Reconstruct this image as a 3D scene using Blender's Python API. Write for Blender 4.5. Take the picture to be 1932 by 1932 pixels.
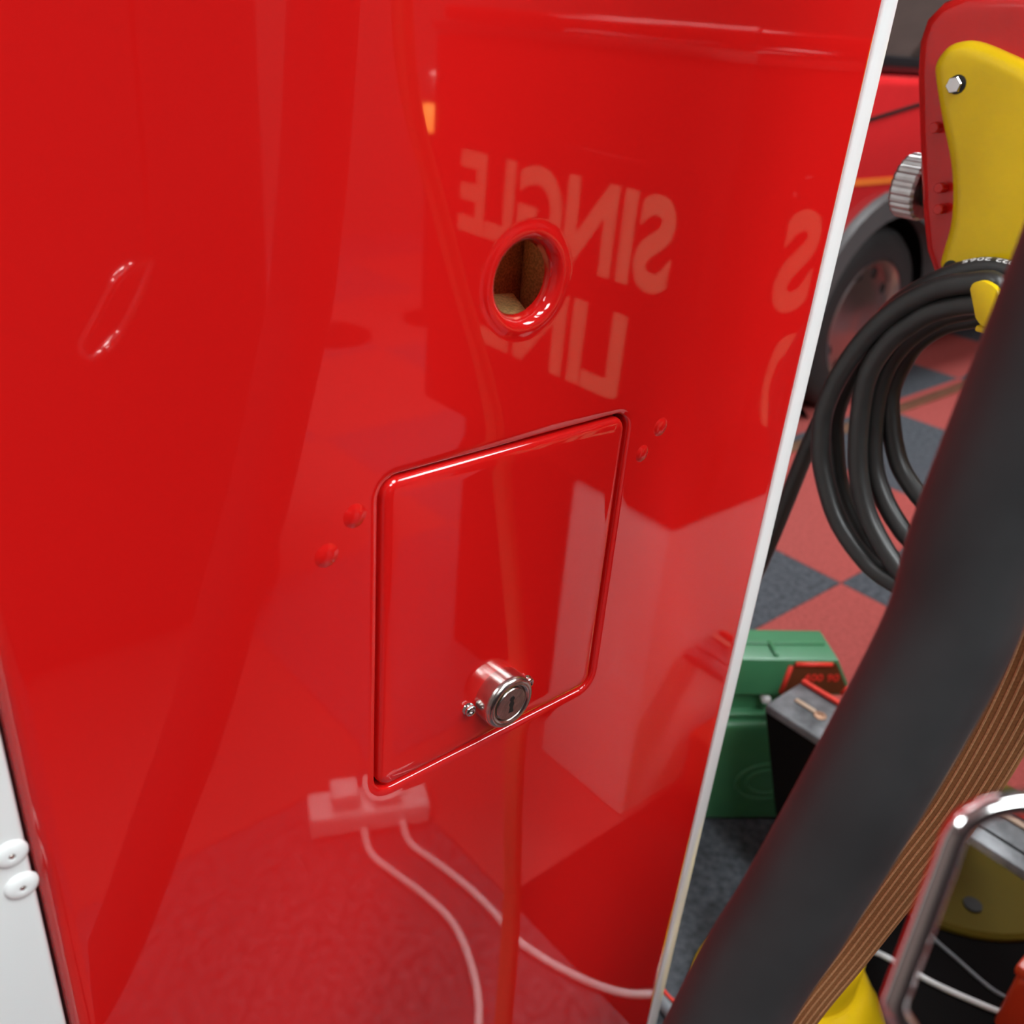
import bpy, bmesh, math, random
from mathutils import Vector, Matrix

random.seed(7)
for o in list(bpy.data.objects):
    bpy.data.objects.remove(o, do_unlink=True)
SC = bpy.context.scene
COL = SC.collection

# ------------------------------------------------------------------ camera
cam_d = bpy.data.cameras.new('camera')
cam = bpy.data.objects.new('camera', cam_d)
COL.objects.link(cam)
right = Vector((0.75840, -0.64718, 0.07738))
up = Vector((0.25002, 0.39851, 0.88243))
back = Vector((-0.60193, -0.64989, 0.46404))
M = Matrix((right, up, back)).transposed().to_4x4()
M.translation = Vector((0.0, 0.0, 0.92))
cam.matrix_world = M
cam_d.sensor_width = 36.0
cam_d.lens = 36.0 * 1769.0 / 1932.0
cam_d.clip_start = 0.01
cam_d.dof.use_dof = True
cam_d.dof.focus_distance = 0.46
cam_d.dof.aperture_fstop = 10.0
SC.camera = cam

# ------------------------------------------------------------------ world, exposure
W = bpy.data.worlds.new('world')
SC.world = W
W.use_nodes = True
W.node_tree.nodes['Background'].inputs[0].default_value = (0.9, 0.93, 1.0, 1)
W.node_tree.nodes['Background'].inputs[1].default_value = 0.05
SC.view_settings.view_transform = 'Standard'
SC.view_settings.look = 'None'
SC.view_settings.gamma = 1.0
SC.view_settings.use_curve_mapping = False
SC.view_settings.exposure = 0.0
LAMP = 21.0           # brightness of the ceiling lights

# ------------------------------------------------------------------ materials
def srgb(r, g, b):
    f = lambda c: (c / 255 / 12.92) if c <= 10 else ((c / 255 + 0.055) / 1.055) ** 2.4
    return (f(r), f(g), f(b), 1)

MATS = {}
def mat(name, col, rough=0.5, metal=0.0, var=0.0, vscale=20.0, bump=0.0, bscale=60.0, bdist=0.001,
        coat=0.0, emit=None, estr=0.0, ior=1.5, detail=3.0, spec=0.5):
    m = bpy.data.materials.new(name)
    m.use_nodes = True
    nt = m.node_tree
    b = nt.nodes['Principled BSDF']
    b.inputs['Roughness'].default_value = rough
    b.inputs['Metallic'].default_value = metal
    b.inputs['IOR'].default_value = ior
    b.inputs['Specular IOR Level'].default_value = spec
    b.inputs['Coat Weight'].default_value = coat
    b.inputs['Coat Roughness'].default_value = 0.02
    tc = nt.nodes.new('ShaderNodeTexCoord')
    n = nt.nodes.new('ShaderNodeTexNoise')
    n.inputs['Scale'].default_value = vscale
    n.inputs['Detail'].default_value = detail
    nt.links.new(tc.outputs['Object'], n.inputs['Vector'])
    r = nt.nodes.new('ShaderNodeValToRGB')
    r.color_ramp.elements[0].position = 0.3
    r.color_ramp.elements[1].position = 0.7
    r.color_ramp.elements[0].color = tuple(c * (1 - var) for c in col[:3]) + (1,)
    r.color_ramp.elements[1].color = tuple(min(1, c * (1 + var)) for c in col[:3]) + (1,)
    nt.links.new(n.outputs['Fac'], r.inputs['Fac'])
    nt.links.new(r.outputs['Color'], b.inputs['Base Color'])
    if bump:
        n2 = nt.nodes.new('ShaderNodeTexNoise')
        n2.inputs['Scale'].default_value = bscale
        n2.inputs['Detail'].default_value = detail
        nt.links.new(tc.outputs['Object'], n2.inputs['Vector'])
        bp = nt.nodes.new('ShaderNodeBump')
        bp.inputs['Strength'].default_value = bump
        bp.inputs['Distance'].default_value = bdist
        nt.links.new(n2.outputs['Fac'], bp.inputs['Height'])
        nt.links.new(bp.outputs['Normal'], b.inputs['Normal'])
    if emit:
        b.inputs['Emission Color'].default_value = emit
        b.inputs['Emission Strength'].default_value = estr
    MATS[name] = m
    return m

mat('red_gloss', (0.68, 0.0085, 0.0075, 1), 0.035, var=0.02, vscale=3, bump=0.12, bscale=5, bdist=0.0006, detail=1.0, coat=1.0)
mat('red_body', (0.50, 0.012, 0.010, 1), 0.12, var=0.03)
mat('red_box', (0.62, 0.012, 0.010, 1), 0.12, var=0.05, vscale=30, bump=0.05, bscale=90, bdist=0.0005)
mat('red_plate', (0.42, 0.010, 0.010, 1), 0.2, var=0.03)
mat('red_car', (0.62, 0.022, 0.025, 1), 0.10, var=0.03)
mat('red_plastic', (0.75, 0.055, 0.02, 1), 0.3, var=0.05)
mat('red_line', (0.9, 0.05, 0.03, 1), 0.5, var=0.05)
mat('white_gloss', (0.86, 0.88, 0.87, 1), 0.12, var=0.02, vscale=8, bump=0.1, bscale=8, bdist=0.0005)
mat('cream_letter', (0.95, 0.76, 0.44, 1), 0.45, var=0.03)
mat('white_plastic', (0.82, 0.82, 0.82, 1), 0.35, var=0.03)
mat('yellow_paint', (0.80, 0.53, 0.008, 1), 0.2, var=0.04, vscale=25, bump=0.05, bscale=60, bdist=0.0006, spec=0.3)
mat('yellow_shaded', (0.12, 0.085, 0.005, 1), 0.7, var=0.1, vscale=12, spec=0.2)  # shade under the bench put into the disc's base colour
mat('chrome', (0.72, 0.71, 0.70, 1), 0.10, metal=1.0, var=0.03)
mat('worn_steel', (0.66, 0.61, 0.57, 1), 0.24, metal=1.0, var=0.18, vscale=220, bump=0.15, bscale=500, bdist=0.0003)
mat('knurl_steel', (0.60, 0.59, 0.58, 1), 0.35, metal=1.0, var=0.12, vscale=90)
mat('dark_slot', (0.01, 0.009, 0.008, 1), 0.6)
mat('gap_black', (0.012, 0.006, 0.006, 1), 0.7)
mat('brass', (0.62, 0.42, 0.17, 1), 0.5, metal=0.25, var=0.35, vscale=900, bump=0.3, bscale=1500, bdist=0.0003)
mat('rubber', (0.026, 0.026, 0.027, 1), 0.5, var=0.15, vscale=40, bump=0.05, bscale=300, bdist=0.0004, spec=0.3)
mat('hose_rubber', (0.028, 0.027, 0.026, 1), 0.36, var=0.12, vscale=50)
mat('tyre', (0.022, 0.021, 0.021, 1), 0.6, var=0.1)
mat('flare', (0.085, 0.085, 0.085, 1), 0.5, var=0.05)
mat('brown_web', (0.27, 0.115, 0.042, 1), 0.85, var=0.18, vscale=900, bump=0.4, bscale=1800, bdist=0.0003, spec=0.2)
mat('web_rib', (0.50, 0.27, 0.13, 1), 0.85, var=0.2, vscale=900, spec=0.2)
mat('satin_metal', (0.80, 0.80, 0.79, 1), 0.33, metal=1.0, var=0.04)
mat('dark_red', (0.22, 0.004, 0.008, 1), 0.25)
mat('blocker_black', (0.045, 0.036, 0.036, 1), 0.6, var=0.1, spec=0.2)  # for the added cabinet that darkens the door's reflection
mat('badge_brown', (0.16, 0.040, 0.012, 1), 0.5, var=0.1)
mat('amber_glow', (1, 0.5, 0.1, 1), 0.4, emit=(1.0, 0.42, 0.08, 1), estr=5.0)
mat('fill_glow', (1, 1, 1, 1), 0.4, emit=(1.0, 0.86, 0.62, 1), estr=45.0)  # glow of the added bulb inside the pump
mat('green_paint', (0.06, 0.235, 0.105, 1), 0.28, var=0.06)
mat('bench_grey', (0.20, 0.205, 0.215, 1), 0.5, metal=0.5, var=0.6, vscale=28)
mat('bench_black', (0.005, 0.004, 0.004, 1), 0.85, spec=0.08)
mat('tan_strip', (0.55, 0.38, 0.27, 1), 0.5)
mat('carpet_red', (0.42, 0.088, 0.078, 1), 0.95, var=0.16, vscale=120, bump=0.7, bscale=900, bdist=0.002, detail=6, spec=0.1)
mat('carpet_grey', (0.085, 0.092, 0.105, 1), 0.95, var=0.42, vscale=90, bump=0.7, bscale=900, bdist=0.002, detail=8, spec=0.1)
mat('bronze_strip', (0.40, 0.22, 0.14, 1), 0.35, metal=0.7, var=0.1)
mat('wall_paint', (0.15, 0.11, 0.10, 1), 0.9, var=0.03)
mat('wall_brown', (0.16, 0.10, 0.08, 1), 0.8, var=0.1)
mat('ceiling_paint', (0.80, 0.80, 0.78, 1), 0.95, var=0.02)
mat('softtop', (0.050, 0.033, 0.029, 1), 0.9, var=0.1, spec=0.08)
mat('glass_dark', (0.015, 0.016, 0.018, 1), 0.08)
mat('alloy', (0.45, 0.40, 0.39, 1), 0.3, metal=1.0, var=0.05)
mat('orange_line', (0.85, 0.20, 0.03, 1), 0.3)
mat('grey_cable', (0.20, 0.21, 0.23, 1), 0.4)
mat('lamp_glow', (1, 1, 1, 1), 0.5, emit=(0.93, 1.0, 1.02, 1), estr=LAMP)

# ------------------------------------------------------------------ helpers
def tag(o, label=None, cat=None, group=None, kind=None):
    if label: o['label'] = label
    if cat: o['category'] = cat
    if group: o['group'] = group
    if kind: o['kind'] = kind
    return o

def empty(name, loc):
    o = bpy.data.objects.new(name, None)
    o.empty_display_size = 0.05
    COL.objects.link(o)
    o.location = loc
    return o

def link(name, me, m, parent=None, smooth=True):
    o = bpy.data.objects.new(name, me)
    COL.objects.link(o)
    if m and not me.materials:
        me.materials.append(MATS[m])
    if smooth:
        for p in me.polygons: p.use_smooth = True
    if parent:
        o.parent = parent
        o.matrix_parent_inverse = world_of(parent).inverted()
    return o

def world_of(o):
    w = Matrix.Translation(o.location) @ o.rotation_euler.to_matrix().to_4x4()
    if o.parent:
        return world_of(o.parent) @ o.matrix_parent_inverse @ w
    return w

def obj(name, bm, m, parent=None, smooth=True, autosmooth=None):
    bmesh.ops.recalc_face_normals(bm, faces=bm.faces[:])
    me = bpy.data.meshes.new(name)
    bm.to_mesh(me)
    bm.free()
    o = link(name, me, m, parent, smooth)
    if autosmooth is not None:
        sharp_by_angle(me, autosmooth)
    return o

def sharp_by_angle(me, deg):
    bm = bmesh.new(); bm.from_mesh(me)
    a = math.radians(deg)
    for e in bm.edges:
        if len(e.link_faces) == 2 and e.calc_face_angle(0) > a:
            e.smooth = False
    bm.to_mesh(me); bm.free()

def box(bm, x0, x1, y0, y1, z0, z1, bev=0.0, seg=2):
    r = bmesh.ops.create_cube(bm, size=1.0)
    for v in r['verts']:
        v.co = Vector(((x0 + x1) / 2 + v.co.x * (x1 - x0), (y0 + y1) / 2 + v.co.y * (y1 - y0), (z0 + z1) / 2 + v.co.z * (z1 - z0)))
    if bev:
        es = list({e for v in r['verts'] for e in v.link_edges})
        bmesh.ops.bevel(bm, geom=es, offset=bev, segments=seg, profile=0.5, affect='EDGES')
    return bm

def boxo(name, m, parent, dims, bev=0.0, seg=2, smooth=True):
    bm = bmesh.new()
    box(bm, *dims, bev=bev, seg=seg)
    return obj(name, bm, m, parent, smooth, 35)

def catmull(pts, n=10, closed=False):
    P = [Vector(p) for p in pts]
    out = []
    N = len(P)
    rng = range(N if closed else N - 1)
    for i in rng:
        p0 = P[(i - 1) % N] if (closed or i > 0) else P[0] * 2 - P[1]
        p1 = P[i]
        p2 = P[(i + 1) % N]
        p3 = P[(i + 2) % N] if (closed or i + 2 < N) else P[-1] * 2 - P[-2]
        for k in range(n):
            t = k / n
            out.append(0.5 * ((2 * p1) + (p2 - p0) * t + (2 * p0 - 5 * p1 + 4 * p2 - p3) * t * t + (3 * p1 - p0 - 3 * p2 + p3) * t ** 3))
    if not closed: out.append(P[-1])
    return out

def sweep(bm, pts, section, ref=Vector((0, 0, 1)), closed=False, fixed_ref=None):
    """section: list of (a, b) in the local frame (side, normal). parallel transported unless fixed_ref."""
    N = len(pts)
    rings = []
    prev = None
    for i in range(N):
        if closed: t = pts[(i + 1) % N] - pts[i - 1]
        else: t = pts[min(i + 1, N - 1)] - pts[max(i - 1, 0)]
        t.normalize()
        if fixed_ref is not None:
            nrm = fixed_ref - t * fixed_ref.dot(t)
        elif prev is None:
            nrm = ref - t * ref.dot(t)
            if nrm.length < 1e-4: nrm = Vector((1, 0, 0)) - t * t.x
        else:
            nrm = prev - t * prev.dot(t)
        nrm.normalize()
        prev = nrm
        side = t.cross(nrm)
        rings.append([bm.verts.new(pts[i] + side * a + nrm * b) for a, b in section])
    K = len(section)
    for i in range(N if closed else N - 1):
        A, B = rings[i], rings[(i + 1) % N]
        for k in range(K):
            bm.faces.new((A[k], A[(k + 1) % K], B[(k + 1) % K], B[k]))
    if not closed:
        bm.faces.new(rings[0][::-1]); bm.faces.new(rings[-1])
    return bm

def circ(r, k=14, sx=1.0):
    return [(r * math.cos(2 * math.pi * i / k) * sx, r * math.sin(2 * math.pi * i / k)) for i in range(k)]

def tube(name, pts, r, m, parent=None, k=14, n=10, closed=False):
    bm = bmesh.new()
    sweep(bm, catmull(pts, n, closed), circ(r, k), closed=closed)
    return obj(name, bm, m, parent, True, 50)

def lathe(bm, profile, origin, axis, k=32, cap0=False, cap1=False):
    """profile: list of (r, h); h measured along axis."""
    ax = Vector(axis).normalized()
    u = ax.orthogonal().normalized()
    v = ax.cross(u)
    o = Vector(origin)
    rings = []
    for r, h in profile:
        rings.append([bm.verts.new(o + ax * h + (u * math.cos(2 * math.pi * i / k) + v * math.sin(2 * math.pi * i / k)) * r) for i in range(k)])
    for a, b in zip(rings, rings[1:]):
        for i in range(k):
            bm.faces.new((a[i], a[(i + 1) % k], b[(i + 1) % k], b[i]))
    if cap0: bm.faces.new(rings[0][::-1])
    if cap1: bm.faces.new(rings[-1])
    return bm

def latheo(name, m, parent, profile, origin, axis, k=32, cap0=True, cap1=True, sharp=40):
    bm = bmesh.new()
    lathe(bm, profile, origin, axis, k, cap0, cap1)
    return obj(name, bm, m, parent, True, sharp)

def extrude_outline(bm, pts3, vec, bev=0.0, seg=3, bevel_front_only=True):
    """solid prism: front outline pts3, moved by vec; bevel of the front rim."""
    vec = Vector(vec)
    f = [bm.verts.new(Vector(p)) for p in pts3]
    b = [bm.verts.new(Vector(p) + vec) for p in pts3]
    ff = bm.faces.new(f)
    bm.faces.new(b[::-1])
    n = len(f)
    for i in range(n):
        bm.faces.new((f[i], b[i], b[(i + 1) % n], f[(i + 1) % n]))
    bmesh.ops.recalc_face_normals(bm, faces=bm.faces[:])
    if bev:
        es = list(ff.edges)
        bmesh.ops.bevel(bm, geom=es, offset=bev, segments=seg, profile=0.5, affect='EDGES')
    return bm

def rrect(x0, x1, z0, z1, r, off=0.0, k=8):
    """rounded rectangle outline (x, z), grown by off"""
    x0 -= off; x1 += off; z0 -= off; z1 += off
    r = max(r + off, 0.0005)
    out = []
    for cx, cz, a0 in ((x1 - r, z1 - r, 0), (x0 + r, z1 - r, 90), (x0 + r, z0 + r, 180), (x1 - r, z0 + r, 270)):
        for i in range(k + 1):
            a = math.radians(a0 + 90 * i / k)
            out.append((cx + r * math.cos(a), cz + r * math.sin(a)))
    return out

def text_mesh(body, bold=0.0, extrude=0.0):
    c = bpy.data.curves.new('t', 'FONT')
    c.body = body
    c.offset = bold
    c.extrude = extrude
    c.resolution_u = 6
    o = bpy.data.objects.new('t', c)
    COL.objects.link(o)
    dg = bpy.context.evaluated_depsgraph_get()
    dg.update()
    me = bpy.data.meshes.new_from_object(o.evaluated_get(dg))
    bpy.data.objects.remove(o, do_unlink=True)
    return me

def text_fit(name, body, m, parent, origin, rightv, upv, width, height, depth=0.0012, bold=0.02):
    me = text_mesh(body, bold, 0.05)
    xs = [v.co.x for v in me.vertices]; ys = [v.co.y for v in me.vertices]
    x0, x1, y0, y1 = min(xs), max(xs), min(ys), max(ys)
    rv, uv = Vector(rightv), Vector(upv)
    nv = rv.cross(uv)
    o3 = Vector(origin)
    for v in me.vertices:
        a = (v.co.x - x0) / (x1 - x0) * width
        b = (v.co.y - y0) / (y1 - y0) * height
        d = (v.co.z / 0.05 + 1) / 2 * depth
        v.co = o3 + rv * a + uv * b + nv * d
    me.update()
    return link(name, me, m, parent, False)

# ================================================================== ROOM
FLOOR = tag(boxo('floor', 'carpet_grey', None, (-2.5, 6.0, -3.2, 4.6, -0.06, -0.008), smooth=False), 'checkered red and dark grey carpet tile floor', None, None, 'structure')
def tile_mesh(name, m):
    bm = bmesh.new()
    box(bm, -0.2493, 0.2493, -0.2493, 0.2493, -0.0085, 0.0, bev=0.0012, seg=1)
    me = bpy.data.meshes.new(name); bm.to_mesh(me); bm.free()
    me.materials.append(MATS[m])
    return me
TR, TG = tile_mesh('tile_red', 'carpet_red'), tile_mesh('tile_grey', 'carpet_grey')
AX, AY = 1.552, 0.7185
for i in range(-8, 9):
    for j in range(-7, 8):
        cx, cy = AX + 0.5 * i - 0.25, AY + 0.5 * j - 0.25
        if not (-2.3 < cx < 5.8 and -3.0 < cy < 4.4): continue
        t = bpy.data.objects.new('carpet_tile', TR if (i + j) % 2 == 0 else TG)
        COL.objects.link(t)
        t.location = (cx, cy, 0)
        t.parent = FLOOR
tag(boxo('ceiling', 'ceiling_paint', None, (-2.5, 6.0, -3.2, 4.6, 2.7, 2.76), smooth=False), 'plain white ceiling above the showroom', None, None, 'structure')
tag(boxo('wall_left', 'wall_paint', None, (-2.56, -2.5, -3.2, 4.6, -0.05, 2.7), smooth=False), 'dark brown side wall opposite the car', None, None, 'structure')
tag(boxo('wall_right', 'wall_brown', None, (6.0, 6.06, -3.2, 4.6, -0.05, 2.7), smooth=False), 'dark brown side wall behind the car', None, None, 'structure')
tag(boxo('wall_back', 'wall_brown', None, (-2.5, 6.0, 4.6, 4.66, -0.05, 2.7), smooth=False), 'dark brown far wall behind the car', None, None, 'structure')
tag(boxo('wall_front', 'wall_paint', None, (-2.5, 6.0, -3.26, -3.2, -0.05, 2.7), smooth=False), 'dark brown wall facing the red pump door', None, None, 'structure')

# ceiling lights: real lamps of the room
def ceiling_light(x, y, lab, w=0.62, l=1.25):
    t = tag(empty('ceiling_light', (x, y, 2.7)), lab, 'light', 'ceiling light panels')
    boxo('housing', 'white_plastic', t, (x - w / 2 - .03, x + w / 2 + .03, y - l / 2 - .03, y + l / 2 + .03, 2.64, 2.70), bev=0.004)
    boxo('diffuser', 'lamp_glow', t, (x - w / 2, x + w / 2, y - l / 2, y + l / 2, 2.628, 2.64), smooth=False)
ceiling_light(0.35, -1.15, 'white ceiling light panel facing the red pump door')
ceiling_light(-0.5, -2.3, 'white ceiling light panel above the added black cabinet')
ceiling_light(1.75, -1.5, 'white ceiling light panel above the lettered pump')
ceiling_light(2.3, 0.95, 'white ceiling light panel above the checkered floor')
ceiling_light(-1.5, 0.55, 'white ceiling light panel near the dark side wall')

# threshold strip on the carpet
tag(boxo('threshold_strip', 'bronze_strip', None, (1.6, 4.6, 1.148, 1.186, 0.0, 0.006), bev=0.002), 'bronze metal floor strip along the carpet in front of car', 'strip')

# ================================================================== MAIN PUMP
PY = 0.27          # front plane of the red door
pump = tag(empty('fuel_pump', (0.22, 0.50, 0.0)), 'glossy red petrol pump door in white frame with locked hatch', 'fuel pump')
# body shell: side walls, frame posts (open at the back)
boxo('side_wall', 'white_gloss', pump, (0.4625, 0.4765, PY + 0.0015, 0.76, 0.0, 1.62), bev=0.0022, seg=3)
boxo('side_wall', 'white_gloss', pump, (-0.012, 0.002, PY + 0.020, 0.76, 0.0, 1.62), bev=0.003)
lf = boxo('frame_post', 'white_gloss', pump, (-0.012, 0.0388, PY + 0.001, PY + 0.020, 0.0, 1.62), bev=0.0025, seg=3)
boxo('bottom_rail', 'white_gloss', pump, (0.0395, 0.4615, PY + 0.004, PY + 0.02, 0.0, 0.075), bev=0.002)
boxo('top_rail', 'white_gloss', pump, (0.0395, 0.4615, PY + 0.004, PY + 0.02, 1.40, 1.62), bev=0.002)
boxo('base_plate', 'bench_black', pump, (0.003, 0.462, PY + 0.021, 0.75, 0.0, 0.02))
boxo('gap_channel', 'gap_black', pump, (0.0389, 0.0440, PY + 0.012, PY + 0.018, 0.076, 1.395))

for z in (0.6565, 0.6405):                     # two screws in the white post
    s = latheo('screw', 'white_gloss', lf, [(0.0058, 0.0), (0.0056, 0.0008), (0.0044, 0.0018), (0.002, 0.0023), (0.0012, 0.0021), (0.0010, 0.0008)], (0.0345 if z < 0.65 else 0.0335, PY + 0.0012, z), (0, -1, 0), 24)
    latheo('screw_recess', 'worn_steel', lf, [(0.0011, 0.0), (0.0006, 0.0004)], (0.0345 if z < 0.65 else 0.0335, PY - 0.0006, z), (0, -1, 0), 6)

# red door: flat sheet with a round hole, a hatch opening and rolled side edges
HX0, HX1, HZ0, HZ1, HR = 0.1800, 0.3195, 0.5995, 0.7610, 0.009
DX0, DX1, DZ0, DZ1 = 0.0405, 0.4612, 0.078, 1.395
HOLE = (0.2475, 0.8300)
bm = bmesh.new()
RL, RR = 0.0085, 0.0050
outer = [(DX0 + RL + .002, DZ0), (DX1 - RR - .002, DZ0), (DX1 - RR - .002, DZ1), (DX0 + RL + .002, DZ1)]
hatch_ring = rrect(HX0, HX1, HZ0, HZ1, HR, 0.010)
hole_ring = [(HOLE[0] + 0.0245 * math.cos(2 * math.pi * i / 48), HOLE[1] + 0.0245 * math.sin(2 * math.pi * i / 48)) for i in range(48)]
edges = []
def loop(ring, y=PY):
    vs = [bm.verts.new((x, y, z)) for x, z in ring]
    es = [bm.edges.new((vs[i], vs[(i + 1) % len(vs)])) for i in range(len(vs))]
    return vs, es
vo, eo = loop(outer); vh, eh = loop(hatch_ring); vc, ec = loop(hole_ring)
bmesh.ops.triangle_fill(bm, edges=eo + eh + ec, use_beauty=True)
def bridge(a, b):
    n = len(a)
    for i in range(n):
        bm.faces.new((a[i], a[(i + 1) % n], b[(i + 1) % n], b[i]))
prev = vh
for off, dy in ((0.0045, 0.0), (0.0014, 0.0001), (0.0007, 0.0005), (0.0003, 0.0012), (0.0002, 0.0075)):
    v = [bm.verts.new((x, PY + dy, z)) for x, z in rrect(HX0, HX1, HZ0, HZ1, HR, off)]
    bridge(prev, v); prev = v
prev = vc
for r, dy in ((0.0228, 0.0), (0.0215, -0.00035), (0.0200, -0.0007), (0.0185, -0.0006), (0.0172, 0.0001), (0.0163, 0.0010), (0.0155, 0.0022), (0.0149, 0.0036), (0.0146, 0.0050), (0.0146, 0.0062), (0.0153, 0.0066)):
    v = [bm.verts.new((HOLE[0] + r * math.cos(2 * math.pi * i / 48), PY + dy, HOLE[1] + r * math.sin(2 * math.pi * i / 48))) for i in range(48)]
    bridge(prev, v); prev = v
# rolled left edge / right edge (quarter rolls turned into the gap)
def side_roll(x_flat, sgn, R, verts_top_bottom):
    prof = [(0.0, 0.0)]
    prof += [(0.002, 0.0)]
    for i in range(1, 9):
        a = math.radians(90 * i / 8)
        prof.append((0.002 + R * math.sin(a), R * (1 - math.cos(a))))
    prof.append((0.002 + R, R + 0.006))
    pa = verts_top_bottom
    for dx, dy in prof[1:]:
        vb = [bm.verts.new((x_flat + sgn * dx, PY + dy, DZ0)), bm.verts.new((x_flat + sgn * dx, PY + dy, DZ1))]
        bm.faces.new((pa[0], pa[1], vb[1], vb[0])); pa = vb
side_roll(DX0 + RL + .002, -1, RL, [vo[0], vo[3]])
side_roll(DX1 - RR - .002, 1, RR, [vo[1], vo[2]])
door = obj('door_panel', bm, 'red_gloss', pump, True, 50)
me = door.data
if sum(p.normal.y * p.area for p in me.polygons) > 0: me.flip_normals()
tag(door, 'glossy red sheet metal door panel')
for x, z, r in ((0.1690, 0.7485, 0.0042), (0.1565, 0.7350, 0.0042), (0.3445, 0.7480, 0.0040), (0.3335, 0.7362, 0.0036)):
    latheo('rivet', 'red_gloss', door, [(r * 1.35, 0.0), (r * 1.15, 0.0002), (r * 0.95, 0.0006), (r * 0.7, 0.0010), (r * 0.3, 0.0012)], (x, PY + 0.0001, z), (0, -1, 0), 20)

# hatch door
bm = bmesh.new()
prev = None
for off, dy in ((-0.010, -0.0006), (-0.0050, -0.0006), (-0.0032, -0.0002), (-0.0020, 0.0008), (-0.0015, 0.0022), (-0.0014, 0.0070)):
    v = [bm.verts.new((x, PY + dy, z)) for x, z in rrect(HX0, HX1, HZ0, HZ1, HR, off)]
    if prev is None: bm.faces.new(v)
    else: bridge(prev, v)
    prev = v
bm.faces.new(prev)
hatch = obj('hatch_door', bm, 'red_gloss', pump, True, 60)
tag(hatch, 'small red hatch door with rounded corners')
boxo('hatch_backing', 'gap_black', pump, (HX0 - 0.006, HX1 + 0.006, PY + 0.0076, PY + 0.0086, HZ0 - 0.006, HZ1 + 0.006))

# lock on the hatch
LX, LZ = 0.2505, 0.6265
lock = latheo('lock', 'worn_steel', pump, [(0.0145, 0.0), (0.0145, 0.0076), (0.0142, 0.0092), (0.0133, 0.0105), (0.0121, 0.0110), (0.0104, 0.0107), (0.0097, 0.0100), (0.0095, 0.0084), (0.0001, 0.0084)], (LX, PY - 0.0005, LZ), (0, -1, 0), 48)
tag(lock, 'worn chrome barrel lock')
latheo('lock_plug', 'worn_steel', lock, [(0.0090, 0.0), (0.0090, 0.0020), (0.0086, 0.0024), (0.0001, 0.0024)], (LX, PY - 0.0089, LZ), (0, -1, 0), 40)
bm = bmesh.new()
ky = PY - 0.01145
extrude_outline(bm, [(LX + 1.45 * x, ky, LZ + 1.45 * z) for x, z in ((-0.0004, 0.0030), (0.0006, 0.0032), (0.0012, 0.0022), (0.0006, 0.0012), (0.0011, 0.0000), (0.0006, -0.0016), (0.0011, -0.0034), (-0.0010, -0.0034), (-0.0006, -0.0014), (-0.0011, 0.0002), (-0.0005, 0.0012), (-0.0010, 0.0022))], (0, 0.0006, 0))
obj('keyhole', bm, 'dark_slot', lock, False)
for sx in (-1, 1):                                # sealing eyes either side
    bm = bmesh.new()
    cx = LX + sx * 0.0187
    c = [Vector((cx + 0.0018 * math.cos(a), PY - 0.0028 , LZ - 0.001 + 0.0018 * math.sin(a))) for a in [2 * math.pi * i / 16 for i in range(16)]]
    sweep(bm, c, circ(0.00125, 10), ref=Vector((0, 1, 0)), closed=True)
    obj('sealing_eye', bm, 'chrome', lock, True)
    latheo('eye_foot', 'chrome', lock, [(0.0034, 0.0), (0.0032, 0.0010), (0.0022, 0.0020)], (cx, PY - 0.0005, LZ - 0.001), (0, -1, 0), 18)

# brass works seen through the hole
boxo('brass_plate', 'brass', pump, (0.200, 0.3005, 0.322, 0.326, 0.76, 0.93), bev=0.001)
latheo('brass_tube', 'brass', pump, [(0.010, 0.0), (0.010, 0.17)], (0.2975, 0.314, 0.76), (0, 0, 1), 24)
bm = bmesh.new()
extrude_outline(bm, [(0.225, 0.283, 0.8115), (0.262, 0.283, 0.8115), (0.278, 0.312, 0.8115), (0.250, 0.320, 0.8115), (0.225, 0.320, 0.8115)], (0, 0, -0.003))
obj('brass_ledge', bm, 'brass', pump, False)

fill_lamp = latheo('fill_bulb', 'fill_glow', pump, [(0.002, 0.0), (0.012, 0.006), (0.018, 0.020), (0.015, 0.034), (0.009, 0.045)], (0.36, 0.36, 1.02), (0, 0, 1), 20)  # added bulb, brightens the brass behind the hole
boxo('fill_holder', 'bench_black', pump, (0.35, 0.4620, 0.350, 0.370, 1.064, 1.084))

# ================================================================== LETTERED PUMP (seen mirrored in the door)
p2 = tag(empty('fuel_pump', (1.0, -0.26, 0.0)), 'low red pump cabinet with white lower front, lettered SINGLE LINE', 'fuel pump')
QX, QY = 0.753, -0.011
boxo('lower_cabinet', 'white_gloss', p2, (QX, 1.20, -0.170, QY, 0.0, 0.432), bev=0.006)
boxo('rear_plinth', 'bench_black', p2, (QX + 0.06, 1.16, -0.46, -0.171, 0.0, 0.433), bev=0.006)
boxo('upper_body', 'red_body', p2, (QX - 0.002, 1.202, -0.480, QY + 0.002, 0.434, 0.900), bev=0.006)
boxo('chrome_band', 'chrome', p2, (QX - 0.005, 1.205, -0.483, QY + 0.005, 0.901, 0.912), bev=0.002)
boxo('top_lid', 'red_body', p2, (QX + 0.004, 1.196, -0.474, QY - 0.004, 0.9125, 0.930), bev=0.006, seg=3)
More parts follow.
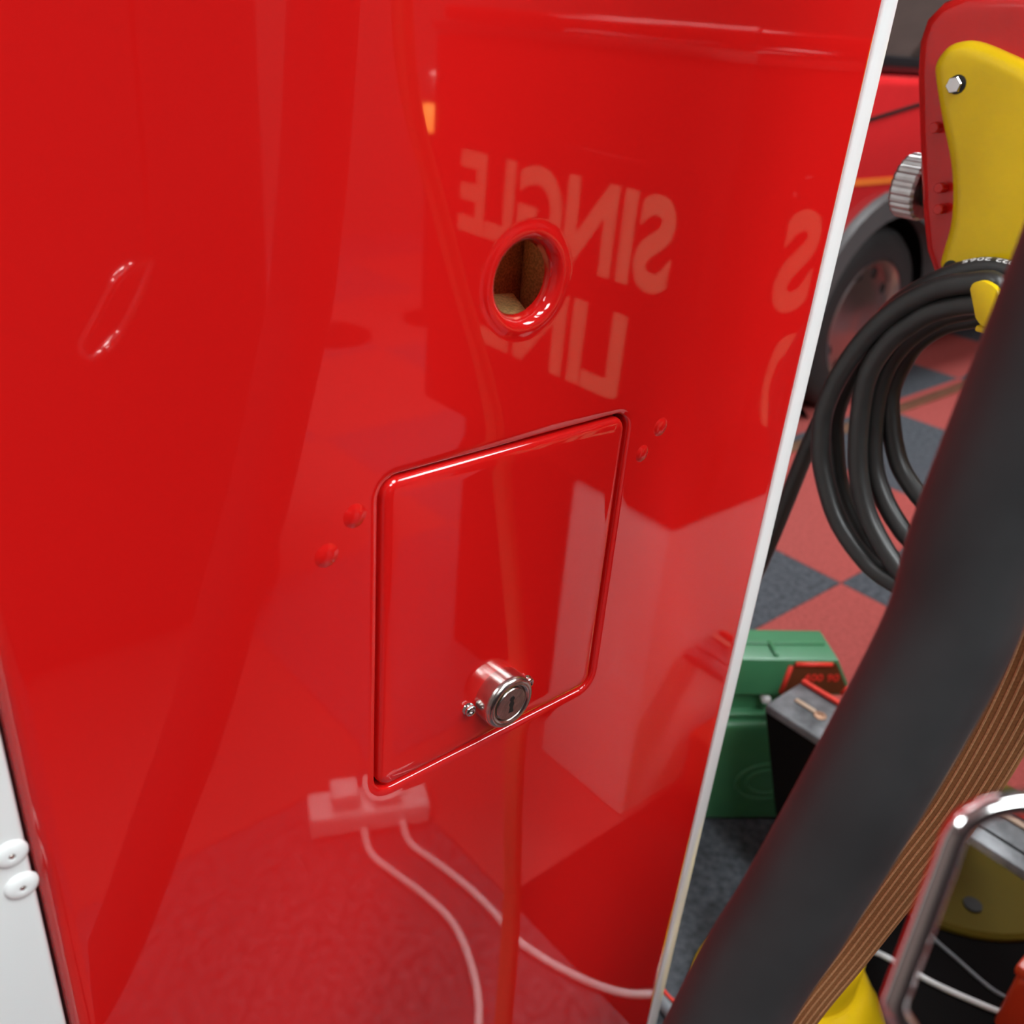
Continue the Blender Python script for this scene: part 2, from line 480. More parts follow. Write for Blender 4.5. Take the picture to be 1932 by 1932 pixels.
# plate with SINGLE LINE on the side that faces the photographer
bm = bmesh.new()
extrude_outline(bm, [(QX - 0.006, -y, z) for y, z in rrect(0.034, 0.452, 0.520, 0.805, 0.028)], (0.004, 0, 0), bev=0.001, seg=2)
pl = obj('sign_plate', bm, 'red_plate', p2, True, 35)
text_fit('lettering', 'SINGLE', 'cream_letter', pl, (QX - 0.006, -0.066, 0.681), (0, -1, 0), (0, 0, 1), 0.345, 0.097, bold=0.032)
text_fit('lettering', 'LINE', 'cream_letter', pl, (QX - 0.006, -0.112, 0.553), (0, -1, 0), (0, 0, 1), 0.245, 0.096, bold=0.032)
bm = bmesh.new()
extrude_outline(bm, [(x, QY + 0.006, z) for x, z in rrect(0.846, 1.170, 0.495, 0.805, 0.028)], (0, -0.004, 0), bev=0.001, seg=2)
pl2 = obj('sign_plate', bm, 'red_plate', p2, True, 35)
text_fit('lettering', 'S', 'cream_letter', pl2, (0.908, QY + 0.006, 0.667), (-1, 0, 0), (0, 0, 1), 0.066, 0.106, bold=0.032)
text_fit('lettering', 'D', 'cream_letter', pl2, (0.9080, QY + 0.006, 0.533), (-1, 0, 0), (0, 0, 1), 0.046, 0.106, bold=0.032)

# chrome wire loop hanging in front of the hoses
lp = [(0.1948, 0.0158, 0.7853), (0.1883, 0.0233, 0.7875), (0.1806, 0.0309, 0.788), (0.1757, 0.035, 0.7875), (0.1712, 0.0379, 0.7857), (0.167, 0.0394, 0.7823), (0.1624, 0.0382, 0.7747), (0.1562, 0.0363, 0.764), (0.1499, 0.0344, 0.7532), (0.148, 0.0334, 0.7493), (0.1487, 0.0298, 0.7452), (0.1518, 0.0229, 0.7396), (0.1606, 0.0108, 0.734), (0.1741, 0.0006, 0.7372), (0.1841, -0.0013, 0.7475), (0.1944, 0.007, 0.7724)]
wl = tag(empty('wire_loop', (0.19, 0.02, 0.78)), 'bent chrome wire loop hanging beside the flat brown hose', 'wire loop')
tube('loop', lp, 0.0026, 'chrome', wl, k=16, n=8, closed=True)
tube('hanger_cord', [(0.1955, 0.0140, 0.7830), (0.200, 0.010, 0.84), (0.205, 0.02, 1.1), (0.205, 0.12, 1.40), (0.205, 0.22, 1.47), (0.205, 0.273, 1.48)], 0.0014, 'bench_black', wl, k=12, n=8)

# ================================================================== BIG BLACK HOSE AND BROWN WEB
hose = [(0.300, 0.262, 1.510), (0.300, 0.20, 1.525), (0.298, 0.125, 1.46), (0.292, 0.088, 1.30), (0.280, 0.080, 1.05), (0.2640, 0.0830, 0.870), (0.2557, 0.0835, 0.8041), (0.2517, 0.0815, 0.7713), (0.2362, 0.0841, 0.7192), (0.2213, 0.0875, 0.6724), (0.2028, 0.0907, 0.6248), (0.150, 0.090, 0.48), (0.06, 0.05, 0.25), (-0.08, -0.06, 0.07), (-0.28, -0.22, 0.0185), (-0.6, -0.5, 0.0185), (-1.1, -0.7, 0.0185)]
bm = bmesh.new()
sweep(bm, catmull(hose, 14), circ(0.0178, 28))
h = obj('delivery_hose', bm, 'rubber', None, True)
tag(h, 'thick black rubber delivery hose hanging close in front of the red door', 'hose')

web = [(0.385, 0.262, 1.455), (0.380, 0.20, 1.465), (0.365, 0.13, 1.41), (0.340, 0.090, 1.25), (0.322, 0.080, 1.02), (0.318, 0.082, 0.90), (0.348, 0.088, 0.80), (0.3850, 0.0940, 0.6945), (0.3975, 0.1028, 0.6118), (0.401, 0.1153, 0.5456), (0.403, 0.1293, 0.4709), (0.394, 0.1448, 0.384), (0.394, 0.158, 0.25), (0.394, 0.163, 0.12), (0.394, 0.166, 0.0)]
# flat ribbed cross-section, 38 mm wide
sect = []
NR = 12
wd = 0.0190
for i in range(NR * 3 + 1):
    a = -wd + 2 * wd * i / (NR * 3)
    env = 0.0052 * math.sqrt(max(0.0, 1 - (a / wd) ** 4))
    sect.append((a, env * 0.8 + 0.0005 * abs(math.sin(math.pi * i / 3.0)) * (env / 0.0052)))
sect += [(a, -0.8 * 0.0052 * math.sqrt(max(0.0, 1 - (a / wd) ** 4))) for a in [wd * c for c in (0.9, 0.6, 0.2, -0.2, -0.6, -0.9)]]
bm = bmesh.new()
sweep(bm, catmull(web, 22), sect, fixed_ref=Vector((-0.86, -0.42, 0.10)))
wobj = obj('ribbed_hose', bm, 'brown_web', None, True, 70)
for q in range(1, NR):
    a = -wd + 2 * wd * q / NR
    b = 0.8 * 0.0052 * math.sqrt(max(0.0, 1 - (a / wd) ** 4))
    bm = bmesh.new()
    sweep(bm, catmull(web, 22), [(a - 0.0006, b - 0.0006), (a + 0.0006, b - 0.0006), (a + 0.0005, b + 0.0006), (a, b + 0.0008), (a - 0.0005, b + 0.0006)], fixed_ref=Vector((-0.86, -0.42, 0.10)))
    obj('rib', bm, 'web_rib', wobj, True, 70)
tag(wobj, 'flat brown ribbed fabric hose hanging beside the thick black hose', 'hose')

# ================================================================== AIR LINE STAND
PXX, PYY = 0.701, 0.2545
HS, HZ = 1.07, -0.0644          # overall size of the stand head and its height offset
def resize(o):
    for v in o.data.vertices:
        v.co = Vector((v.co.x * HS, v.co.y * HS, v.co.z * HS + HZ))
    return o
st = tag(empty('air_line_stand', (PXX, PYY, 0.0)), 'yellow air line stand with red metal head box and coiled hose', 'air stand')
latheo('base', 'yellow_paint', st, [(0.104, 0.0), (0.104, 0.008), (0.100, 0.014), (0.090, 0.030), (0.080, 0.048), (0.074, 0.058), (0.070, 0.062), (0.066, 0.065), (0.0605, 0.066), (0.0585, 0.068), (0.0580, 0.110), (0.056, 0.114), (0.044, 0.118), (0.016, 0.120)], (PXX, PYY, 0), (0, 0, 1), 56, sharp=30)
latheo('pole', 'yellow_paint', st, [(0.0109, 0.10), (0.0109, 0.740), (0.0137, 0.742), (0.0137, 0.785)], (PXX, PYY, 0), (0, 0, 1), 24)
ym = 0.258
left = [(0.292, 0.9590), (0.322, 0.9575), (0.3385, 0.9510), (0.3470, 0.9410), (0.3485, 0.9272), (0.3435, 0.906), (0.3320, 0.872), (0.3165, 0.8275), (0.3055, 0.8017), (0.2940, 0.7860), (0.2780, 0.7790)]
outl = left + [(2 * ym - y, z) for y, z in left[::-1]]
bm = bmesh.new()
extrude_outline(bm, [(0.640, y, z) for y, z in outl], (0.066, 0, 0), bev=0.012, seg=5)
hb = obj('head_box', bm, 'red_box', st, True, 50)
tag(hb, 'red painted cast box')
lefty = [(0.2850, 0.9270), (0.3006, 0.9295), (0.3124, 0.9296), (0.3210, 0.9255), (0.3256, 0.9158), (0.3224, 0.9054), (0.3117, 0.8840), (0.2985, 0.8600), (0.2908, 0.8390), (0.2874, 0.8233), (0.2872, 0.8080), (0.2865, 0.7976), (0.2811, 0.7922), (0.2716, 0.7910)]
top_mid = [(0.250, 0.9150), (ym, 0.9090)]
def smooth_open(pts, n=4):
    return [(p.x, p.y) for p in catmull([(a, b, 0) for a, b in pts], n)]
half = smooth_open([(ym, 0.9170), (0.272, 0.9215)] + lefty[1:-1] + [(0.2780, 0.7850), (0.2700, 0.7800)])
outl = half + [(2 * ym - y, z) for y, z in half[::-1]][:-1]
bm = bmesh.new()
extrude_outline(bm, [(0.6260, y, z) for y, z in outl], (0.0145, 0, 0), bev=0.0095, seg=6)
fp = obj('face_plate', bm, 'yellow_paint', st, True, 50)
tag(fp, 'bright yellow waisted cast plate')
for sy in (1, -1):
    by = 0.3050 if sy > 0 else 2 * ym - 0.3050
    latheo('bolt_recess', 'dark_slot', fp, [(0.0056, 0.0), (0.0056, 0.0003)], (0.6260, by, 0.9055), (-1, 0, 0), 24)
    latheo('hex_bolt', 'chrome', fp, [(0.0050, 0.0), (0.0050, 0.0038), (0.0046, 0.0042)], (0.6258, by + 0.0004, 0.9051), (-1, 0, 0), 6, sharp=20)
    latheo('bolt_hole', 'dark_slot', fp, [(0.0050, 0.0), (0.0050, 0.0003)], (0.6260, 0.2762 if sy > 0 else 2 * ym - 0.2762, 0.7985), (-1, 0, 0), 24)
for y, z in ((0.3165, 0.8790), (0.3025, 0.8440), (0.2990, 0.8310)):
    latheo('red_bolt', 'red_box', hb, [(0.0036, 0.0), (0.0036, 0.0065), (0.0030, 0.0072)], (0.6405, y, z), (-1, 0, 0), 8, sharp=25)
# knurled knob on the side
bm = bmesh.new()
k = 72
prof = [(0.0205, 0.0), (0.0218, 0.002), (0.0218, 0.0165), (0.0205, 0.0185), (0.010, 0.0190)]
rings = []
for r, hgt in prof:
    ring = []
    for i in range(k):
        a = 2 * math.pi * i / k
        rr = r * (1.0 if i % 3 else 0.955)
        ring.append(bm.verts.new((0.669 + rr * math.cos(a), 0.3255 + hgt, 0.8380 + rr * math.sin(a))))
    rings.append(ring)
for a, b in zip(rings, rings[1:]):
    for i in range(k): bm.faces.new((a[i], a[(i + 1) % k], b[(i + 1) % k], b[i]))
bm.faces.new(rings[0][::-1]); bm.faces.new(rings[-1])
kn = obj('knob', bm, 'knurl_steel', st, True, 20)
tag(kn, 'ridged steel knob')
latheo('knob_stem', 'dark_slot', kn, [(0.012, 0.0), (0.012, 0.022)], (0.669, 0.306, 0.8380), (0, 1, 0), 20)
# hook that carries the coil
bm = bmesh.new()
hk = [(0.2429, 0.7973), (0.2418, 0.8013), (0.2357, 0.8039), (0.2266, 0.8006), (0.2223, 0.793), (0.2185, 0.7842), (0.221, 0.779), (0.2295, 0.7783), (0.2345, 0.7818)]
hk = smooth_open(hk, 3)
extrude_outline(bm, [(0.5840, y, z) for y, z in hk], (0.005, 0, 0), bev=0.001, seg=2)
obj('hook_flap', bm, 'yellow_paint', st, True, 40)
boxo('hook_arm', 'yellow_paint', st, (0.588, 0.646, 0.2200, 0.2345, 0.7730, 0.7770), bev=0.0015)

# coiled hose: loops hang on the hook
YC = 0.232
def loop_pts(half, X0, X1):
    """left half (top to bottom) given as (y, z); right half mirrored about YC"""
    L = [(y, z) for y, z in half[::-1]]
    Rr = [(2 * YC - y, z) for y, z in half]
    seq = Rr + L
    n = len(seq)
    return [(X0 + (X1 - X0) * i / n, y, z) for i, (y, z) in enumerate(seq)]
A = [(0.2357, 0.8008), (0.2515, 0.7971), (0.27, 0.7889), (0.2907, 0.7714), (0.3075, 0.7478), (0.32, 0.7179), (0.3258, 0.6877), (0.3229, 0.6636), (0.316, 0.6427), (0.2975, 0.6131), (0.2748, 0.5941), (0.2497, 0.5836)]
B = [(0.2420, 0.7930), (0.2661, 0.7860), (0.2868, 0.7710), (0.3069, 0.7519), (0.3219, 0.716), (0.3288, 0.6804), (0.3244, 0.6559), (0.3123, 0.6236), (0.2929, 0.599), (0.2678, 0.5807)]
C = [(0.2338, 0.7878), (0.2502, 0.7839), (0.2693, 0.7742), (0.2815, 0.7628), (0.2928, 0.7475), (0.3009, 0.7239), (0.2999, 0.6967), (0.2917, 0.6584), (0.2772, 0.6283), (0.259, 0.6079), (0.2377, 0.5926)]
C2 = [(0.2389, 0.7835), (0.2528, 0.7777), (0.2713, 0.7675), (0.2884, 0.7481), (0.2978, 0.7224), (0.297, 0.6908), (0.287, 0.6545), (0.2721, 0.6325), (0.2563, 0.6186), (0.2421, 0.6114)]
D = [(0.2386, 0.7768), (0.2539, 0.7705), (0.2722, 0.7608), (0.2868, 0.7444), (0.293, 0.7257), (0.2951, 0.7051), (0.2883, 0.683), (0.2753, 0.6583), (0.2587, 0.6434), (0.2426, 0.6359)]
tail = [(0.668, 0.55, 0.068), (0.668, 0.51, 0.07), (0.664, 0.475, 0.15), (0.662, 0.430, 0.30), (0.66, 0.3900, 0.4689), (0.66, 0.3790, 0.5249), (0.66, 0.3701, 0.5842), (0.657, 0.3618, 0.6307), (0.654, 0.3498, 0.680), (0.642, 0.3300, 0.7261), (0.624, 0.3050, 0.765), (0.613, 0.2780, 0.7900)]
path = tail + [(0.612, 0.2520, 0.8050)] + [(0.612, YC - 0.004, 0.8065), (0.612, 0.205, 0.800), (0.618, 0.170, 0.770), (0.634, 0.145, 0.70), (0.632, 0.16, 0.63), (0.632, 0.21, 0.585)]
path += [(0.632 - 0.016 * i / (len(B) - 1), y, z) for i, (y, z) in enumerate(B[::-1])]
path += loop_pts(A, 0.606, 0.600)
path += loop_pts(C, 0.602, 0.604)
path += loop_pts(C2, 0.614, 0.622)
path += loop_pts(D, 0.630, 0.632)
path += [(0.640, 0.215, 0.765), (0.640, 0.18, 0.74)]
coil = tube('air_hose', path, 0.0070, 'hose_rubber', None, k=14, n=7)
tag(coil, 'coiled black rubber air hose looped over the yellow hook', 'hose')
# white print on the hose, upside down
me = text_mesh('3022 2065', 0.01, 0.0)
xs = [v.co.x for v in me.vertices]; ys = [v.co.y for v in me.vertices]
x0, x1, y0, y1 = min(xs), max(xs), min(ys), max(ys)
seg = catmull([(0.624, 0.3050, 0.765), (0.613, 0.2780, 0.7900), (0.612, 0.2520, 0.8050), (0.612, YC - 0.004, 0.8065), (0.612, 0.205, 0.800)], 10)
sub = [p for p in seg if 0.2275 <= p.y <= 0.262]
for v in me.vertices:
    u = 1 - (v.co.x - x0) / (x1 - x0)
    f = u * (len(sub) - 1); i = min(int(f), len(sub) - 2); t = f - i
    c = sub[i].lerp(sub[i + 1], t)
    tg = (sub[i + 1] - sub[i]).normalized()
    n1 = Vector((-1, 0, 0)); n2 = tg.cross(n1)
    if n2.z < 0: n2 = -n2
    a = math.radians(72) - (v.co.y - y0) / (y1 - y0) * math.radians(26)
    v.co = c + (n1 * math.cos(a) + n2 * math.sin(a)) * 0.0072
me.update()
resize(link('hose_print', me, 'white_plastic', coil, False))
resize(coil)
for o in list(st.children):
    if o.name.split('.')[0] in ('head_box', 'face_plate', 'knob', 'hook_flap', 'hook_arm'):
        for q in [o] + list(o.children): resize(q)

# ================================================================== BENCH WITH GREY TOP
bn = tag(empty('low_bench', (0.86, 0.16, 0.0)), 'low black bench with worn grey metal top and red edge strip', 'bench')
BZ = 0.25
boxo('bench_top', 'bench_grey', bn, (0.812, 0.884, -0.005, 0.422, BZ - 0.011, BZ), bev=0.002)
boxo('groove', 'bench_black', bn, (0.832, 0.8345, -0.004, 0.19, BZ + 0.0002, BZ + 0.0008))
boxo('tan_edge', 'tan_strip', bn, (0.8645, 0.8725, -0.004, 0.20, BZ + 0.0003, BZ + 0.003), bev=0.001)
boxo('red_edge', 'red_line', bn, (0.8785, 0.8845, -0.004, 0.421, BZ + 0.0005, BZ + 0.006), bev=0.002)
bm = bmesh.new()
extrude_outline(bm, [(0.813, 0.4205, BZ - 0.011), (0.813, 0.200, BZ - 0.011), (0.813, 0.262, 0.0), (0.813, 0.333, 0.0)], (0.070, 0, 0))
obj('leg_panel', bm, 'bench_black', bn, False)
# worn brass key plate on the bench top
kb = latheo('escutcheon', 'bronze_strip', bn, [(0.0075, 0.0), (0.0070, 0.0012), (0.0035, 0.0014), (0.0030, 0.0004)], (0.8465, 0.3725, BZ), (0, 0, 1), 20)
boxo('brass_pin', 'tan_strip', kb, (0.8435, 0.8495, 0.3790, 0.4060, BZ, BZ + 0.003), bev=0.0014)

tag(boxo('shade_mat', 'bench_black', None, (0.552, 1.24, -0.006, 0.300, 0.0, 0.0013), bev=0.0004), 'thin black mat standing in for shade on carpet beneath low bench', 'mat')  # added black sheet in place of shade on the floor

# ================================================================== GREEN OIL CAN
gx, gy = 0.8700, 0.4590
ang = math.atan2(-0.041, 0.057)
can = tag(empty('oil_can', (gx, gy, 0.0)), 'green metal oil can with red painted outlines behind the low bench', 'can')
can.rotation_euler = (0, 0, ang)
def lbox(name, m, dims, parent=can, bev=0.004, seg=3):
    bm = bmesh.new(); box(bm, *dims, bev=bev, seg=seg)
    bmesh.ops.recalc_face_normals(bm, faces=bm.faces[:])
    me = bpy.data.meshes.new(name); bm.to_mesh(me); bm.free()
    me.materials.append(MATS[m])
    for p in me.polygons: p.use_smooth = True
    sharp_by_angle(me, 35)
    o = bpy.data.objects.new(name, me); COL.objects.link(o)
    o.parent = parent
    return o
# local x: along the front, local y: away from the viewer
body = lbox('body', 'green_paint', (-0.075, 0.105, 0.0, 0.105, 0.0, 0.165), bev=0.010, seg=4)
lbox('neck', 'green_paint', (-0.070, 0.095, 0.022, 0.070, 0.160, 0.205), bev=0.004)
lbox('rim', 'green_paint', (-0.077, 0.107, 0.010, 0.107, 0.166, 0.174), bev=0.003)
head = None
bm = bmesh.new()
extrude_outline(bm, [(x, 0.010, z) for x, z in ((-0.075, 0.203), (0.112, 0.203), (0.116, 0.214), (0.090, 0.258), (-0.060, 0.258), (-0.075, 0.247))], (0, 0.062, 0), bev=0.003)
bmesh.ops.recalc_face_normals(bm, faces=bm.faces[:])
me = bpy.data.meshes.new('head'); bm.to_mesh(me); bm.free(); me.materials.append(MATS['green_paint'])
for p in me.polygons: p.use_smooth = True
sharp_by_angle(me, 30)
head = bpy.data.objects.new('head', me); COL.objects.link(head); head.parent = can
lbox('top_ridge', 'green_paint', (-0.055, 0.084, 0.040, 0.046, 0.258, 0.2605), head, bev=0.001)
lbox('top_ridge', 'green_paint', (0.0100, 0.0160, 0.016, 0.046, 0.258, 0.262), head, bev=0.0018)
def lbar(a, b, w=0.0032):
    a, b = Vector(a), Vector(b)
    bm = bmesh.new(); sweep(bm, [a, (a + b) / 2, b], circ(w, 8), ref=Vector((0, 1, 0)))
    bmesh.ops.recalc_face_normals(bm, faces=bm.faces[:])
    me = bpy.data.meshes.new('bar'); bm.to_mesh(me); bm.free(); me.materials.append(MATS['red_line'])
    for p in me.polygons: p.use_smooth = True
    o = bpy.data.objects.new('red_outline', me); COL.objects.link(o); o.parent = head
lbar((0.036, 0.0095, 0.252), (0.083, 0.0095, 0.252))
lbar((0.031, 0.0095, 0.249), (0.027, 0.0095, 0.208))
lbar((0.112, 0.0095, 0.218), (0.106, 0.0095, 0.207))
me = text_mesh('600 90', 0.02, 0.05)
xs = [v.co.x for v in me.vertices]; ys = [v.co.y for v in me.vertices]
for v in me.vertices:
    u = (v.co.x - min(xs)) / (max(xs) - min(xs)); w_ = (v.co.y - min(ys)) / (max(ys) - min(ys))
    v.co = Vector((0.052 + 0.044 * u, 0.0088 - 0.0006 * (v.co.z / 0.05 + 1), 0.2270 + 0.0110 * w_))
me.update(); me.materials.append(MATS['red_line'])
o = bpy.data.objects.new('lettering', me); COL.objects.link(o); o.parent = head
lbox('cap', 'white_plastic', (0.006, 0.017, 0.008, 0.021, 0.190, 0.200), bev=0.003)
bm = bmesh.new()
extrude_outline(bm, [(x, 0.0092, z) for x, z in ((0.030, 0.207), (0.108, 0.207), (0.111, 0.214), (0.088, 0.2535), (0.034, 0.2535))], (0, 0.0012, 0))
bmesh.ops.recalc_face_normals(bm, faces=bm.faces[:])
me = bpy.data.meshes.new('badge_panel'); bm.to_mesh(me); bm.free(); me.materials.append(MATS['badge_brown'])
o = bpy.data.objects.new('badge_panel', me); COL.objects.link(o); o.parent = head
lbox('red_corner', 'red_line', (0.084, 0.1035, -0.0008, 0.004, 0.150, 0.158), body, bev=0.0015)
for r in (0.040, 0.026):
    pts = [Vector((0.035 + r * 1.05 * math.cos(a), -0.0005, 0.070 + r * 0.75 * math.sin(a))) for a in [2 * math.pi * i / 28 for i in range(28)]]
    bm = bmesh.new(); sweep(bm, pts, circ(0.0022, 8), ref=Vector((0, 1, 0)), closed=True)
    me = bpy.data.meshes.new('embossed_ring'); bm.to_mesh(me); bm.free(); me.materials.append(MATS['green_paint'])
    for p in me.polygons: p.use_smooth = True
    o = bpy.data.objects.new('embossed_ring', me); COL.objects.link(o); o.parent = body

# ================================================================== YELLOW DISC BASE UNDER THE BENCH
db = tag(empty('stand_base', (1.085, 0.270, 0.0)), 'shade-painted yellow round cast base with bolt hole under the low bench', 'base')
latheo('disc', 'yellow_shaded', db, [(0.165, 0.0), (0.165, 0.006), (0.160, 0.010), (0.120, 0.014), (0.070, 0.020), (0.040, 0.034), (0.024, 0.040)], (1.085, 0.270, 0), (0, 0, 1), 56, sharp=30)
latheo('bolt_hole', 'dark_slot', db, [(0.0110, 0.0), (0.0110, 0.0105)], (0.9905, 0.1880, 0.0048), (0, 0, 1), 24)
latheo('stub_post', 'yellow_shaded', db, [(0.023, 0.0), (0.023, 0.30)], (1.085, 0.270, 0.035), (0, 0, 1), 24)

# ================================================================== RED CAN AT PUMP FOOT
rb = tag(empty('tool_box', (0.93, 0.045, 0.0)), 'orange-red metal tool box on floor in front of lettered pump', 'box')
boxo('box_body', 'red_plastic', rb, (0.862, 1.06, -0.002, 0.103, 0.0, 0.085), bev=0.008, seg=4)
boxo('box_lid', 'red_plastic', rb, (0.859, 1.063, -0.004, 0.106, 0.086, 0.100), bev=0.004)

# ================================================================== POWER STRIP, CORDS
ps = tag(empty('power_strip', (0.487, -0.205, 0.0)), 'white power strip with two plugs on the dark carpet', 'power strip')
ps.rotation_euler = (0, 0, math.atan2(0.061, 0.128))
lbox('strip_body', 'white_plastic', (-0.075, 0.075, -0.024, 0.024, 0.0, 0.034), ps, bev=0.005)
for x in (-0.030, 0.020):
    lbox('plug', 'white_plastic', (x - 0.018, x + 0.018, -0.017, 0.017, 0.034, 0.060), ps, bev=0.005)
def cord(label, pts, r, m, name='cable'):
    return tag(tube(name, pts, r, m, None, k=10, n=10), label, 'cord')
cord('white power cord curving from strip toward the red door', [(0.462, -0.178, 0.020), (0.455, -0.150, 0.006), (0.462, -0.110, 0.005), (0.472, -0.06, 0.005), (0.475, -0.01, 0.005), (0.458, 0.045, 0.005), (0.428, 0.095, 0.005), (0.37, 0.150, 0.005), (0.30, 0.185, 0.005)], 0.0045, 'white_plastic')
cord('white power cord running from strip past the ribbed hose', [(0.508, -0.162, 0.020), (0.503, -0.135, 0.006), (0.512, -0.090, 0.005), (0.520, -0.04, 0.005), (0.522, 0.01, 0.005), (0.520, 0.053, 0.005), (0.538, 0.115, 0.005), (0.565, 0.165, 0.005), (0.60, 0.195, 0.005)], 0.0045, 'white_plastic')
tag(boxo('mains_plug', 'white_plastic', None, (0.602, 0.642, 0.180, 0.215, 0.0, 0.032), bev=0.006, seg=3), 'white mains plug lying on the carpet by the pump foot', 'plug')
cord('thin white cable between yellow stand base and tool box', [(0.815, 0.262, 0.004), (0.8410, 0.2290, 0.004), (0.8580, 0.1660, 0.004), (0.8740, 0.1250, 0.004), (0.8900, 0.0900, 0.004)], 0.0034, 'white_plastic', 'cable')
cord('thin grey cable curving beneath the low bench', [(0.960, 0.262, 0.003), (0.937, 0.249, 0.003), (0.918, 0.205, 0.003), (0.911, 0.165, 0.003), (0.906, 0.120, 0.003), (0.915, 0.090, 0.003)], 0.0022, 'grey_cable', 'cable')
cord('thin red cable on the carpet beside white pump frame', [(0.640, 0.420, 0.003), (0.615, 0.368, 0.003), (0.606, 0.340, 0.003), (0.612, 0.318, 0.003), (0.625, 0.29, 0.003)], 0.0020, 'red_line', 'cable')
cord('short grey pipe on the carpet beside white pump frame', [(0.595, 0.380, 0.008), (0.592, 0.345, 0.008), (0.590, 0.318, 0.008), (0.585, 0.28, 0.008)], 0.0075, 'grey_cable', 'pipe')

# ================================================================== CAR
CY = 1.25
WX, WZ, WR = 2.43, 0.256, 0.256
car = tag(empty('car', (3.4, 2.0, 0.0)), 'red car with grey wheel arch and dark soft top', 'car')
W2 = 4.75
def arch(cx, R, n=18):
    return [(cx + R * math.cos(math.radians(a)), WZ + R * math.sin(math.radians(a))) for a in [180 - 180 * i / n for i in range(n + 1)]]
prof = [(1.62, 0.30), (1.72, 0.22), (WX - 0.34, 0.20)] + arch(WX, 0.305)[1:-1] + [(WX + 0.34, 0.20), (W2 - 0.34, 0.20)] + arch(W2, 0.305)[1:-1] + [(W2 + 0.34, 0.20), (5.42, 0.26), (5.48, 0.50), (5.40, 0.80), (4.9, 0.880), (3.2, 0.872), (2.2, 0.868), (1.75, 0.800), (1.60, 0.62)]
bm = bmesh.new()
extrude_outline(bm, [(x, CY, z) for x, z in prof], (0, 1.55, 0), bev=0.02, seg=3)
cb = obj('body', bm, 'red_car', car, True, 45)
# shut line, coach line, arch flares
def strip_on_side(name, a, b, w, m, y0, parent):
    a, b = Vector((a[0], y0, a[1])), Vector((b[0], y0, b[1]))
    bm = bmesh.new(); sweep(bm, [a, (a + b) / 2, b], [(-w, -0.002), (w, -0.002), (w, 0.002), (-w, 0.002)], fixed_ref=Vector((0, -1, 0)))
    return obj(name, bm, m, parent, False)
strip_on_side('shut_line', (2.05, 0.755), (2.52, 0.832), 0.0045, 'gap_black', CY - 0.001, cb)
strip_on_side('coach_line', (1.66, 0.6350), (5.40, 0.6400), 0.0075, 'orange_line', CY - 0.001, cb)
for cx in (WX, W2):
    bm = bmesh.new()
    pts = [Vector((x, CY - 0.004, z)) for x, z in arch(cx, 0.325, 24)]
    sweep(bm, pts, [(-0.02, -0.038), (0.016, -0.034), (0.018, 0.030), (0.004, 0.036), (-0.02, 0.036)], fixed_ref=None, ref=Vector((-1, 0, 0)))
    obj('arch_flare', bm, 'flare', car, True, 40)
    ty = latheo('tyre', 'tyre', car, [(0.165, 0.0), (0.172, -0.012), (0.205, -0.016), (0.236, -0.008), (WR - 0.004, 0.012), (WR, 0.035), (WR, 0.150), (WR - 0.012, 0.175), (0.170, 0.180)], (cx, CY + 0.025, WZ), (0, 1, 0), 56, cap0=False, cap1=True, sharp=50)
    rim = latheo('rim', 'alloy', ty, [(0.172, -0.010), (0.166, -0.014), (0.160, -0.008), (0.152, 0.020), (0.110, 0.014), (0.070, -0.002), (0.030, -0.006), (0.0005, -0.006)], (cx, CY + 0.025, WZ), (0, 1, 0), 56, cap0=False, cap1=False, sharp=45)
    for i in range(10):
        a = 2 * math.pi * i / 10
        latheo('vent_hole', 'dark_slot', rim, [(0.017, 0.0), (0.016, -0.003)], (cx + 0.128 * math.cos(a), CY + 0.043, WZ + 0.128 * math.sin(a)), (0, 1, 0), 14)
    latheo('arch_liner', 'bench_black', car, [(0.303, 0.0), (0.303, 0.26), (0.02, 0.262)], (cx, CY + 0.012, WZ), (0, 1, 0), 48, cap0=False, cap1=False)
bm = bmesh.new()
extrude_outline(bm, [(x, CY + 0.14, z) for x, z in ((2.50, 0.878), (2.95, 1.22), (4.30, 1.25), (4.85, 0.888))], (0, 1.27, 0), bev=0.03)
obj('soft_top', bm, 'softtop', car, True, 40)
boxo('side_window', 'glass_dark', car, (2.95, 4.25, CY + 0.132, CY + 0.139, 0.90, 1.16), bev=0.002)
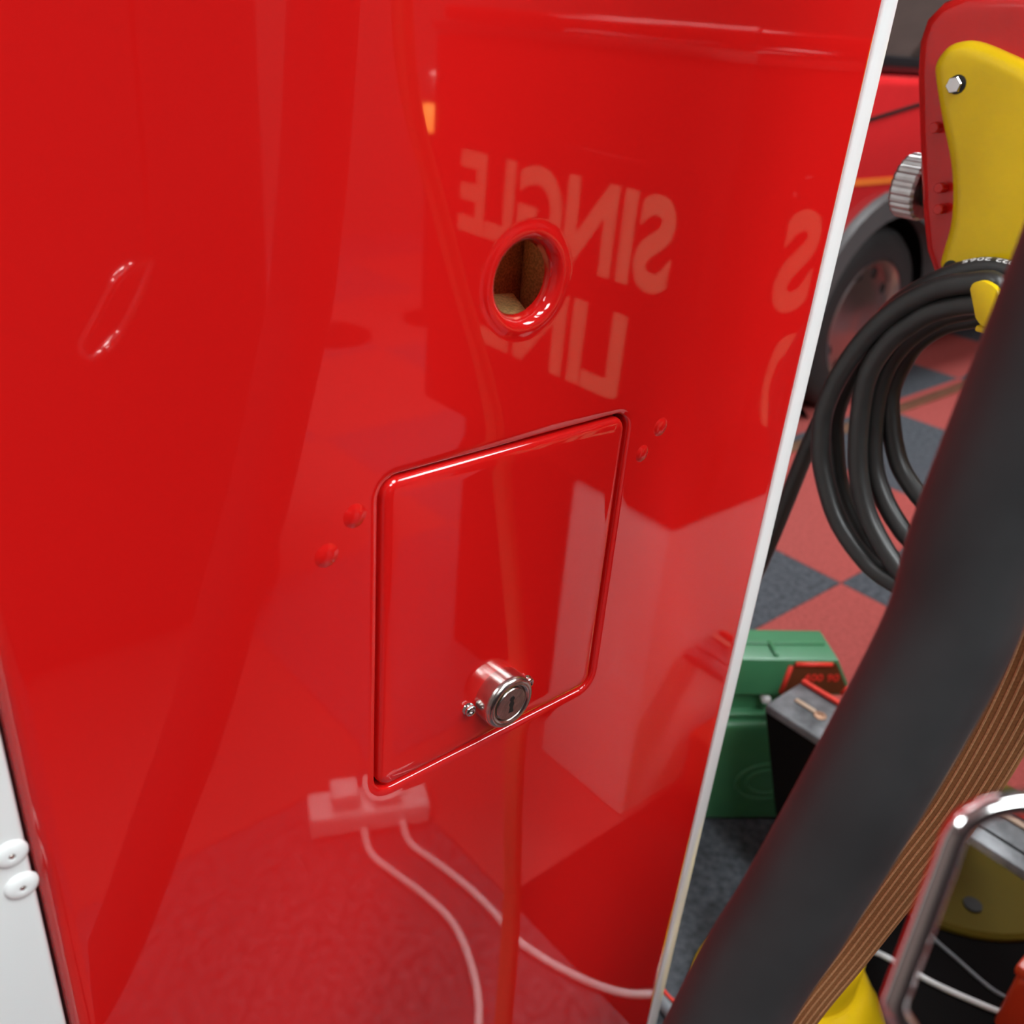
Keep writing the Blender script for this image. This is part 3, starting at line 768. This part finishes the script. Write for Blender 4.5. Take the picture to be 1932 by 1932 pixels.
boxo('scuttle', 'glass_dark', car, (2.05, 2.9, CY + 0.10, CY + 1.4, 0.872, 0.915), bev=0.015)

# ================================================================== POSTS BEHIND THE PHOTOGRAPHER
bl = tag(empty('bollard_lamp', (1.86, -1.96, 0.0)), 'short dark bollard with a small amber lamp band', 'lamp')
latheo('post', 'bench_black', bl, [(0.09, 0.0), (0.09, 0.012), (0.030, 0.016), (0.030, 0.60)], (1.86, -1.96, 0), (0, 0, 1), 28)
latheo('lamp_band', 'amber_glow', bl, [(0.040, 0.595), (0.048, 0.605), (0.048, 0.665), (0.040, 0.675)], (1.86, -1.96, 0), (0, 0, 1), 28)
latheo('cap', 'worn_steel', bl, [(0.044, 0.676), (0.044, 0.75), (0.036, 0.765)], (1.86, -1.96, 0), (0, 0, 1), 28)
bp = tag(empty('barrier_post', (1.475, -1.96, 0.0)), 'slim polished barrier post on a round foot', 'post')
latheo('post', 'satin_metal', bp, [(0.009, 0.015), (0.009, 1.02)], (1.475, -1.96, 0), (0, 0, 1), 20)
latheo('foot', 'bench_black', bp, [(0.13, 0.0), (0.13, 0.008), (0.02, 0.018)], (1.475, -1.96, 0), (0, 0, 1), 36)
latheo('finial', 'satin_metal', bp, [(0.009, 1.02), (0.020, 1.035), (0.022, 1.05), (0.014, 1.066)], (1.475, -1.96, 0), (0, 0, 1), 20)

bc = tag(empty('blocker_cabinet', (-0.05, -0.95, 0.0)), 'added matte black cabinet darkening the reflection in the red pump door', 'cabinet')  # unseen, added so the left of the door reflects something dark
boxo('carcass', 'blocker_black', bc, (-0.82, 0.635, -1.20, -0.722, 0.02, 1.25), bev=0.004)
for x0 in (-0.815, -0.088):
    dr = boxo('blocker_door', 'blocker_black', bc, (x0, x0 + 0.72, -0.7215, -0.702, 0.06, 1.24), bev=0.004)
    boxo('handle', 'bench_black', dr, (x0 + 0.08, x0 + 0.10, -0.7015, -0.690, 0.70, 0.86), bev=0.003)
boxo('plinth', 'bench_black', bc, (-0.80, 0.61, -1.19, -0.74, 0.0, 0.0195))
